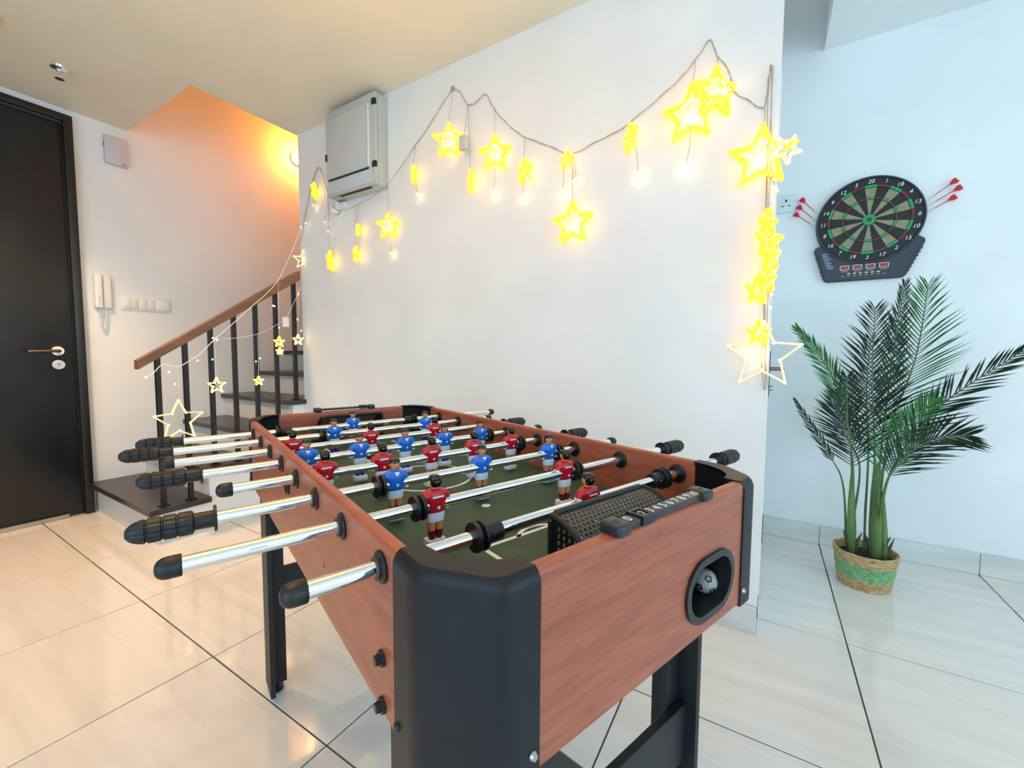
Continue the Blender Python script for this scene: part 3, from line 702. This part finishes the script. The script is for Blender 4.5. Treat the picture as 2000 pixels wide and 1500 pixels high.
for i in range(4):
    x = -0.085+i*0.051; z = -0.226
    d = MB().prism([(x-0.018, z-0.011), (x+0.018, z-0.011), (x+0.018, z+0.011), (x-0.018, z+0.011)], 0.028, 0.0295, fn=xz, holes=[[(x-0.016, z-0.009), (x+0.016, z-0.009), (x+0.016, z+0.009), (x-0.016, z+0.009)]]).build('display_frame', M_white, body)
    MB().box((x-0.016, -0.029, z-0.009), (x+0.016, -0.0278, z+0.009)).build('display', M_led, d)
    MB().box((x-0.013, -0.0286, z-0.019), (x+0.013, -0.0278, z-0.0175)).build('display_caption', M_white, d)
for i in range(8):
    x = -0.09+i*0.023
    b = MB().lathe([(0.0075, 0.028), (0.007, 0.031), (0.001, 0.0315)], 14, M=Matrix.Diagonal((1, 1, 0.55, 1))@Matrix.Rotation(PI/2, 4, 'X')).build('button', M_sred if i in (0, 7) else M_yel, body, (x, 0, -0.256+0.0))
    MB().box((x-0.006, -0.0286, -0.268), (x+0.006, -0.0278, -0.2665)).build('button_caption', M_white, body)
for i in range(9):
    w = (0.034, 0.026, 0.03, 0.036, 0.022, 0.032, 0.028, 0.036, 0.03)[i]; z = -0.150-i*0.0095; x = -0.183+i*0.0032
    MB().box((x, -0.0286, z), (x+w*0.85, -0.0278, z+0.0045)).build('printed_line', M_txt, body)
for s_, x0, z0, x1, z1 in ((-1, -0.202, -0.150, -0.172, -0.255), (1, 0.196, -0.160, 0.152, -0.262)):
    for i in range(7):
        q = i/6; x = x0+(x1-x0)*q; z = z0+(z1-z0)*q
        MB().box((x-0.010, -0.0284, z-0.0022), (x+0.010, -0.0276, z+0.0022)).build('vent_slot', M_sblack, body)

# darts with heart shaped flights, three either side
M_dart = mat('dart_red', srgb(214, 16, 44), 0.4); M_tip = mat('dart_tip', srgb(196, 176, 170), 0.4)
def dart(fx, fy, tx, ty, label, grp):
    a = at(fx, fy, 1, YD-0.022); b = at(tx, ty, 1, YD-0.02); d = (b-a).normalized(); L = (b-a).length
    t = thing('dart', label, 'dart', tuple(b), group=grp)
    A = a-b; n = Vector((0, -1, 0)); sd = d.cross(n).normalized()
    sf = A+d*0.012
    MB().cyl(sf, sf*0.30, 0.0018, n=8).build('shaft', M_dart, t)
    MB().cyl(sf*0.30, Vector((0, 0, 0)), 0.0022, 0.0012, 8).build('barrel', M_tip, t)
    for ax in (sd, n):
        h = [(-0.030, 0.0), (-0.034, 0.007), (-0.030, 0.0125), (-0.020, 0.013), (-0.008, 0.006), (0.004, 0.0)]
        pts = [(p, q) for p, q in h]+[(p, -q) for p, q in h[-2:0:-1]]
        th = d.cross(ax).normalized()*0.0005; base = A+d*0.018
        MB().prism(pts, -1, 1, fn=lambda p, q, w: tuple(base+d*p+ax*(q*(1.0 if ax == sd else 0.8))+th*w)).build('flight', M_dart, t)
dart(1568, 392, 1597, 418, 'red dart with heart flight left of the board, topmost of three', 'darts left of the dartboard')
dart(1562, 406, 1594, 432, 'red dart with heart flight left of the board, middle of three', 'darts left of the dartboard')
dart(1556, 420, 1592, 443, 'red dart with heart flight left of the board, lowest of three', 'darts left of the dartboard')
dart(1863, 355, 1811, 391, 'red dart right of the board, topmost of three', 'darts right of the dartboard')
dart(1871, 368, 1812, 402, 'red dart right of the board, middle of three', 'darts right of the dartboard')
dart(1860, 387, 1812, 414, 'red dart right of the board, lowest of three', 'darts right of the dartboard')

# ------------------------------------------------------------------ potted palm
PX, PY = 0.405, 2.362
pm = thing('potted_palm', 'tall green palm in a woven basket with a green band below the dartboard', 'potted plant', (PX, PY, 0))
M_straw = noisy('basket_straw', srgb(150, 118, 74), srgb(206, 178, 128), (30, 30, 90), rough=0.8, detail=5, bump=0.5, nscale=2)
M_sgrn = noisy('basket_green', srgb(96, 142, 92), srgb(138, 182, 128), (30, 30, 90), rough=0.8, detail=5, bump=0.5, nscale=2)
M_soil = noisy('soil', srgb(20, 17, 15), srgb(38, 32, 28), (40, 40, 40), rough=0.9, bump=0.6)
BH, N = 0.158, 13
bk = MB().lathe([(0.088, 0.002), (0.111, BH-0.004), (0.103, BH-0.004), (0.094, 0.10), (0.002, 0.10)], 40).build('basket', M_straw, pm)
for i in range(N):
    z = 0.007+(BH-0.012)*i/(N-1); r = 0.0895+0.022*z/BH
    p = [(r+0.0045*math.cos(a), z+0.0072*math.sin(a)) for a in [2*PI*k/8 for k in range(8)]]
    mb = MB(); rings = []
    for k in range(56):
        th = 2*PI*k/56; wob = 0.0009*math.sin(th*9+i*1.7)+0.0006*math.sin(th*17+i)
        rings.append([((rr+wob)*math.cos(th), (rr+wob)*math.sin(th), zz+wob*0.8) for rr, zz in p])
    rings.append(rings[0]); mb.loft(rings, caps=False)
    mb.build('basket_coil', M_sgrn if 4 <= i <= 8 else M_straw, bk)
MB().lathe([(0.096, 0.128), (0.05, 0.132), (0.002, 0.134)], 30).build('soil', M_soil, pm)
M_lf1 = noisy('leaf_dark', srgb(22, 38, 32), srgb(34, 60, 44), (9, 9, 9), rough=0.42); M_lf2 = noisy('leaf_bright', srgb(38, 92, 44), srgb(66, 134, 62), (9, 9, 9), rough=0.42)
M_stem = noisy('stem_green', srgb(62, 92, 44), srgb(104, 128, 66), (14, 14, 4), rough=0.45)
M_sheath = noisy('stem_sheath', srgb(44, 36, 34), srgb(84, 92, 50), (16, 16, 3), rough=0.6)
def bez(p, n):
    if len(p) == 3:
        c = 2*p[1]-(p[0]+p[2])/2
        return [(1-t)**2*p[0]+2*t*(1-t)*c+t*t*p[2] for t in [k/n for k in range(n+1)]]
    out = []
    for i in range(len(p)-1):
        p0 = p[max(i-1, 0)]; p1 = p[i]; p2 = p[i+1]; p3 = p[min(i+2, len(p)-1)]
        for k in range(n):
            t = k/n
            out.append(0.5*((2*p1)+(p2-p0)*t+(2*p0-5*p1+4*p2-p3)*t*t+(3*p1-p0-3*p2+p3)*t**3))
    return out+[p[-1]]
def frond(pts, depth, leaf, mm, start=0.12, pairs=34, ang=48, facing=0.0, droop=0.08):
    P3 = []
    for (px, py), dd in zip(pts, depth):
        P3.append(at(px, py, 1, PY+dd)-Vector((PX, PY, 0)))
    soil = Vector((min(0.03, max(-0.045, P3[0].x*0.8)), P3[0].y*0.5, 0.125))
    path = bez(P3, 20 if len(P3) == 3 else 10); n = len(path)-1
    mb = MB().tube(bez([soil, soil.lerp(P3[0], 0.6), P3[0]], 6), 0.0046, 6, 1)
    mb.tube(path, [0.0042*(1-0.8*i/n)+0.0006 for i in range(n+1)], 6, 1)
    for k in range(pairs):
        q = start+(1-start)*(k+0.5)/pairs; f = q*n; i = min(int(f), n-1); p = path[i].lerp(path[i+1], f-i)
        d = (path[min(i+2, n)]-path[max(i-1, 0)]).normalized()
        view = (p+Vector((PX, PY, 0))-CAM).normalized()
        nrm = (view-d*view.dot(d)).normalized()
        sd = d.cross(nrm); c_, s_ = math.cos(facing), math.sin(facing)
        sd2 = sd*c_+nrm*s_; nr2 = nrm*c_-sd*s_
        u = (q-start)/(1-start)
        L = leaf*1.22*(0.45+0.75*math.sin(PI*min(1, u*0.82+0.16))**0.8)*(1-0.45*u*u)*random.uniform(0.86, 1.1)
        for sg in (-1, 1):
            aa = math.radians(ang*(1-0.45*u)+random.uniform(-5, 5))
            dir_ = (d*math.cos(aa)+sd2*(sg*math.sin(aa))+nr2*random.uniform(-0.22, 0.12)).normalized()
            w = 0.0036*(0.75+0.35*math.sin(PI*u))
            wd = dir_.cross(nr2+sd2*sg*0.5).normalized()
            tip = p+dir_*L+Vector((0, 0, -droop*L)); mid = p+dir_*L*0.5+Vector((0, 0, -droop*L*0.25))
            fold = nr2*0.0016
            mb.add([p-wd*w*0.4, p+wd*w*0.4, mid-wd*w-fold, mid+fold*0.5, mid+wd*w-fold, tip], [(0, 3, 2), (0, 1, 3), (1, 4, 3), (2, 3, 5), (3, 4, 5)], 0)
    mb.build('frond', [mm, M_stem], pm, smooth=False)
frond([(1661, 1030), (1661, 864), (1624, 733), (1556, 640)], [0, -0.01, -0.05, -0.10], 0.085, M_lf2, 0.42, 34, 30)
frond([(1652, 1040), (1646, 945), (1622, 892), (1552, 780)], [0.02, 0.0, -0.03, -0.06], 0.05, M_lf1, 0.62, 18, 22)
frond([(1666, 1000), (1666, 910), (1655, 820), (1654, 735)], [0.0, -0.02, -0.05, -0.07], 0.125, M_lf1, 0.32, 30, 48)
frond([(1706, 1000), (1708, 873), (1704, 740), (1709, 600)], [0.0, 0.0, 0.0, 0.0], 0.155, M_lf1, 0.30, 40, 52)
frond([(1690, 1000), (1696, 880), (1692, 770), (1700, 660)], [0.05, 0.07, 0.09, 0.10], 0.11, M_lf1, 0.32, 28, 46)
frond([(1712, 1000), (1722, 870), (1745, 690), (1768, 552)], [0.04, 0.07, 0.10, 0.13], 0.095, M_lf1, 0.34, 36, 34)
frond([(1716, 1000), (1738, 840), (1788, 700), (1813, 556)], [0.02, 0.05, 0.08, 0.10], 0.165, M_lf2, 0.34, 42, 50, 0.35)
frond([(1720, 1010), (1742, 918), (1829, 799), (2003, 682)], [0.0, -0.03, -0.10, -0.22], 0.12, M_lf1, 0.36, 36, 36)
frond([(1718, 1010), (1738, 928), (1812, 862), (1896, 850)], [-0.02, -0.06, -0.13, -0.20], 0.125, M_lf1, 0.32, 36, 42)
frond([(1712, 1005), (1724, 915), (1768, 840), (1826, 778)], [-0.02, -0.05, -0.10, -0.14], 0.105, M_lf2, 0.30, 32, 46)
frond([(1668, 1005), (1678, 905), (1640, 830), (1628, 770)], [0.03, 0.04, 0.05, 0.06], 0.11, M_lf1, 0.36, 26, 42)
for (px, py, r, hx) in ((1661, 1095, 0.017, (1664, 930)), (1709, 1098, 0.023, (1711, 905)), (1728, 1090, 0.013, (1724, 960))):
    a = at(px, py, 1, PY)-Vector((PX, PY, 0)); a.z = 0.125; b = at(*hx, 1, PY)-Vector((PX, PY, 0)); c = a.lerp(b, 0.35)
    MB().tube([a, a.lerp(b, 0.12), c, a.lerp(b, 0.7), b], [r*0.85, r, r*1.05, r*0.75, r*0.35], 12).build('stem', M_stem, pm)
    for s_ in (-1, 1):
        q = a.lerp(b, 0.02); sdv = Vector((s_*r*0.9, -0.004, 0))
        MB().tube([q+sdv*0.6, q+sdv*1.1+Vector((0, 0, 0.05)), q+sdv*2.2+Vector((0, 0, 0.10))], [r*0.6, r*0.45, 0.0012], 8).build('leaf_sheath', M_sheath, pm)

# ------------------------------------------------------------------ star string lights
M_wire = mat('light_wire', srgb(176, 160, 134), 0.5)
M_wirew = mat('white_wire', srgb(238, 232, 220), 0.4)
M_sframe = mat('star_lit_plastic', (1, 0.60, 0.06, 1), 0.4, emis=(1.0, 0.60, 0.03, 1), estr=0.75)
M_sclear = mat('star_clear_plastic', srgb(238, 224, 190), 0.15, emis=(1.0, 0.72, 0.3, 1), estr=0.35)
M_led1 = mat('led_warm', (1, 0.9, 0.6, 1), 0.3, emis=(1.0, 0.78, 0.25, 1), estr=5)
BULB = MB().sphere((0, 0, 0), 0.0048, u=8, v=6).mesh('bulb', M_led1)
STAR = {}
def star_mesh(Rr, thick, mm):
    key = (round(Rr, 3), thick, mm.name)
    if key not in STAR:
        pts = []
        for k in range(10):
            a = PI/2+2*PI*k/10; r = Rr if k % 2 == 0 else Rr*0.46
            pts.append(Vector((r*math.cos(a), 0, r*math.sin(a))))
        mb = MB()
        for off in (-0.006, 0.006):
            for k in range(10):
                a, b = pts[k]+Vector((0, off, 0)), pts[(k+1) % 10]+Vector((0, off, 0)); mb.tube([a, b], thick, 6)
        for k in range(10): mb.tube([pts[k]+Vector((0, -0.006, 0)), pts[k]+Vector((0, 0.006, 0))], thick*1.3, 6)
        STAR[key] = mb.mesh('star', mm)
    return STAR[key]
def strand(parent, o0, pts, r=0.0013, mm=None, name='wire'):
    return MB().tube([Vector(p)-o0 for p in pts], r, 5).build(name, mm or M_wire, parent)
def put_star(parent, o0, pos, Rr, yaw, lit=True, power=0.06, tilt=0.0, thick=None, back=Vector((0, 1, 0)), nb=10):
    s_ = link('star', star_mesh(Rr, thick or (0.0066 if lit and Rr > 0.06 else 0.0058 if lit else 0.0028), M_sframe if lit else M_sclear), parent, tuple(pos-o0), (0, tilt, math.radians(yaw)))
    for k in range(nb):
        a = PI/2+2*PI*k/nb; r = Rr*(1.0 if k % 2 == 0 else 0.46)
        link('bulb', BULB, s_, (r*math.cos(a)*0.96, -0.007, r*math.sin(a)*0.96))
    if power:
        l = bpy.data.lights.new('star_light', 'POINT'); l.energy = power*0.85; l.color = (1.0, 0.52, 0.05); l.shadow_soft_size = 0.012
        o = bpy.data.objects.new('star_light', l); COL.objects.link(o); o.parent = parent; o.location = tuple(pos-o0+back*0.012)
    return s_
def bulb(parent, o0, pos, power=0.0):
    link('bulb', BULB, parent, tuple(pos-o0))
    if power:
        l = bpy.data.lights.new('bulb_light', 'POINT'); l.energy = power; l.color = (1.0, 0.62, 0.18); l.shadow_soft_size = 0.008
        o = bpy.data.objects.new('bulb_light', l); COL.objects.link(o); o.parent = parent; o.location = tuple(pos-o0+Vector((0, 0.006, -0.01)))
YS = YM-0.034
w = lambda px, py, dy=0.0: at(px, py, 1, YS+dy)
wc = lambda px, py: at(px, py, 1, YM-0.008)
o0 = wc(1116, 300)
sl1 = thing('star_string_light', 'warm star curtain lights strung in swags across the white wall', 'string lights', tuple(o0))
cordpx = [(588, 470), (600, 400), (621, 326), (640, 372), (658, 410), (700, 400), (756, 362), (800, 300), (836, 249), (864, 203), (885, 175), (900, 182), (913, 204), (930, 200), (948, 184), (966, 214), (992, 243), (1022, 266), (1070, 284), (1116, 300), (1166, 276), (1216, 250), (1285, 193), (1330, 152), (1362, 112), (1387, 78), (1399, 106), (1424, 140), (1432, 178), (1460, 195), (1492, 211), (1500, 165), (1506, 127)]
def rawpath(px): return [at(x, y, 1, YM-0.006-(0.05 if 636 < x < 760 and y > 340 else 0)) if not (640 < x < 755) else at(x, y, 1, YM-0.04) for x, y in px]
cp = bez([Vector(p) for p in rawpath(cordpx)], 4)
strand(sl1, o0, cp, 0.0014, name='cord')
tw = [p+Vector((0.0035*math.sin(i*1.9), -0.002, 0.0035*math.cos(i*1.9))) for i, p in enumerate(cp)]
strand(sl1, o0, tw, 0.0010, name='cord')
for hx, hy in ((621, 326), (885, 174), (948, 183), (1387, 78), (1507, 126)):
    p = at(hx, hy, 1, YM)-o0
    k_ = 0.012 if hx == 885 else 0.005
    MB().box(p+Vector((-k_, -0.006, -k_)), p+Vector((k_, -0.0005, k_)), bev=0.001).tube([p+Vector((0, -0.006, -0.004)), p+Vector((0, -0.014, -0.006)), p+Vector((0, -0.016, 0.004))], 0.0016, 6).build('wall_hook', mat('hook_grey', srgb(170, 172, 170), 0.4) if hx == 885 else M_wplast, sl1)
main = [((877, 275), 0.082, 28, (885, 176), 0.16), ((966, 300), 0.078, 20, (966, 214), 0.16), ((1118, 436), 0.088, 2, (1116, 300), 0.17), ((759, 442), 0.068, 28, (757, 362), 0.12),
        ((1350, 222), 0.098, 0, (1357, 118), 0.2), ((1398, 180), 0.085, 38, (1399, 108), 0.16), ((1488, 306), 0.1, 8, (1492, 212), 0.2),
        ((614, 373), 0.05, -48, (621, 328), 0.05), ((645, 510), 0.06, -50, (641, 378), 0.06), ((695, 497), 0.044, -48, (695, 401), 0.05), ((699, 449), 0.03, -34, (701, 400), 0.03),
        ((808, 340), 0.044, -40, (812, 284), 0.05), ((919, 353), 0.05, -48, (914, 206), 0.05), ((1024, 333), 0.05, -25, (1024, 268), 0.06), ((1106, 311), 0.032, -20, (1112, 298), 0.05), ((1231, 268), 0.05, -50, (1232, 240), 0.06)]
for (x, y), Rr, yaw, top, pw in main:
    c = w(x, y); put_star(sl1, o0, c, Rr, yaw, True, pw)
    t0 = at(top[0], top[1], 1, YM-0.01)
    strand(sl1, o0, bez([t0, t0.lerp(c+Vector((0, 0, Rr)), 0.5)+Vector((0.004, -0.006, 0)), c+Vector((0, -0.004, Rr))], 5), 0.0012)
    if Rr > 0.06:
        for j in range(9):
            a = random.uniform(0, 6.28); bulb(sl1, o0, c+Vector((math.cos(a)*Rr*0.35, -0.012, math.sin(a)*Rr*0.4)))
for (x, y), (tx, ty), pw in (((815, 379), (808, 343), 0.012), ((1246, 337), (1238, 270), 0.02), ((1340, 322), (1350, 250), 0.03), ((1099, 373), (1099, 310), 0.02), ((1125, 350), (1118, 302), 0.0), ((1119, 354), (1117, 302), 0.0), ((962, 374), (966, 330), 0.02), ((1018, 382), (1024, 345), 0.015), ((763, 494), (759, 450), 0.012), ((634, 434), (640, 378), 0.0), ((641, 452), (641, 380), 0.0), ((612, 401), (614, 380), 0.01), ((597, 436), (600, 402), 0.0), ((588, 444), (598, 404), 0.0)):
    b = w(x, y, 0.01); bulb(sl1, o0, b, pw); strand(sl1, o0, [w(tx, ty), w((x+tx)/2+2, (y+ty)/2), b], 0.0011)
adp = at(906, 280, 1, YM-0.045)-o0
MB().box(adp+Vector((-0.022, -0.012, -0.03)), adp+Vector((0.018, 0.012, 0.035)), bev=0.003).build('control_box', mat('control_box_grey', srgb(196, 200, 196), 0.4), sl1)
strand(sl1, o0, [at(913, 206, 1, YM-0.02), at(910, 240, 1, YM-0.05), at(906, 266, 1, YM-0.045)], 0.0014)

# the strand hanging down the end of the wall
o1 = at(1506, 420, 1, YM-0.012)
sl2 = thing('star_string_light', 'star light strand hanging down the wall end beside the passage', 'string lights', tuple(o1))
for dx in (0.0, 3.0, -4.0):
    strand(sl2, o1, bez([at(x+dx+(2*math.sin(i*2.1+dx)), y, 1, YM-0.012) for i, (x, y) in enumerate([(1507, 128), (1505, 210), (1502, 300), (1498, 400), (1500, 480), (1496, 560), (1494, 640), (1493, 700), (1496, 762)])], 5), 0.0014)
for (x, y), Rr, yaw, pw in (((1500, 436), 0.045, 62, 0.05), ((1503, 470), 0.055, 50, 0.06), ((1506, 500), 0.05, 66, 0.05), ((1499, 545), 0.04, 60, 0.03), ((1480, 567), 0.046, 50, 0.06), ((1483, 650), 0.04, 40, 0.05)):
    put_star(sl2, o1, w(x, y), Rr, yaw, True, pw)
c = w(1490, 694); put_star(sl2, o1, c, 0.116, 0, False, 0.07, thick=0.0035)
put_star(sl2, o1, w(1536, 292, -0.01), 0.045, 30, False, 0.0, tilt=0.5)
strand(sl2, o1, [w(1536, 292, -0.01), w(1520, 300), w(1502, 290)], 0.0012)
for x, y in ((1515, 365), (1518, 372), (1512, 350), (1522, 490), (1513, 530), (1507, 575), (1505, 600)):
    bulb(sl2, o1, w(x, y)); strand(sl2, o1, [w(1501, y-30), w((x+1502)/2, y-18), w(x, y)], 0.0011)

# the strand wound along the stair railing
XS = X1+0.018
q = lambda px, py, dx=0.0: at(px, py, 0, XS+dx)
o2 = q(505, 590)
sl3 = thing('star_string_light', 'star light strand draped along the wooden stair handrail', 'string lights', tuple(o2))
strand(sl3, o2, bez([q(*p) for p in ((587, 450), (566, 500), (544, 546), (520, 574), (492, 598), (455, 632), (420, 662), (392, 690), (368, 706), (347, 716), (318, 712), (300, 728), (284, 738))], 4), 0.0026, M_wirew, 'cord')
strand(sl3, o2, bez([q(*p) for p in ((588, 560), (560, 618), (530, 640), (500, 653), (462, 660), (430, 662))], 4), 0.0016, M_wirew, 'cord')
rail_stars = [((350, 822), 0.115, 0, False, (347, 717), 0.05, 90), ((423, 753), 0.045, 0, False, (418, 664), 0.03, 90), ((505, 744), 0.026, 0, True, (503, 652), 0.02, 90), ((545, 668), 0.032, 0, True, (543, 548), 0.03, 90), ((546, 686), 0.020, 0, True, (545, 660), 0.0, 90), ((582, 664), 0.035, 0, False, (582, 560), 0.0, 90), ((592, 508), 0.060, 30, False, (590, 470), 0.04, 60)]
for (x, y), Rr, _, lit, top, pw, yaw in rail_stars:
    c = q(x, y, 0.01); put_star(sl3, o2, c, Rr, yaw, lit, pw, thick=0.0036 if not lit else 0.004, back=Vector((0.0, 0, 0)))
    strand(sl3, o2, [q(*top), q((x+top[0])/2+1, (y+top[1])/2), c+Vector((0, 0, Rr))], 0.0011, M_wirew)
for x, y in ((416, 660), (415, 702), (424, 664), (330, 727), (342, 750), (386, 704), (508, 700), (500, 706), (583, 574), (581, 624), (588, 646), (536, 598), (533, 597), (285, 737), (545, 640)):
    bulb(sl3, o2, q(x, y, 0.012))
cb = q(558, 629, 0.02)-o2
MB().box(cb+Vector((-0.012, -0.018, -0.032)), cb+Vector((0.012, 0.018, 0.032)), bev=0.004).build('battery_box', M_wplast, sl3)
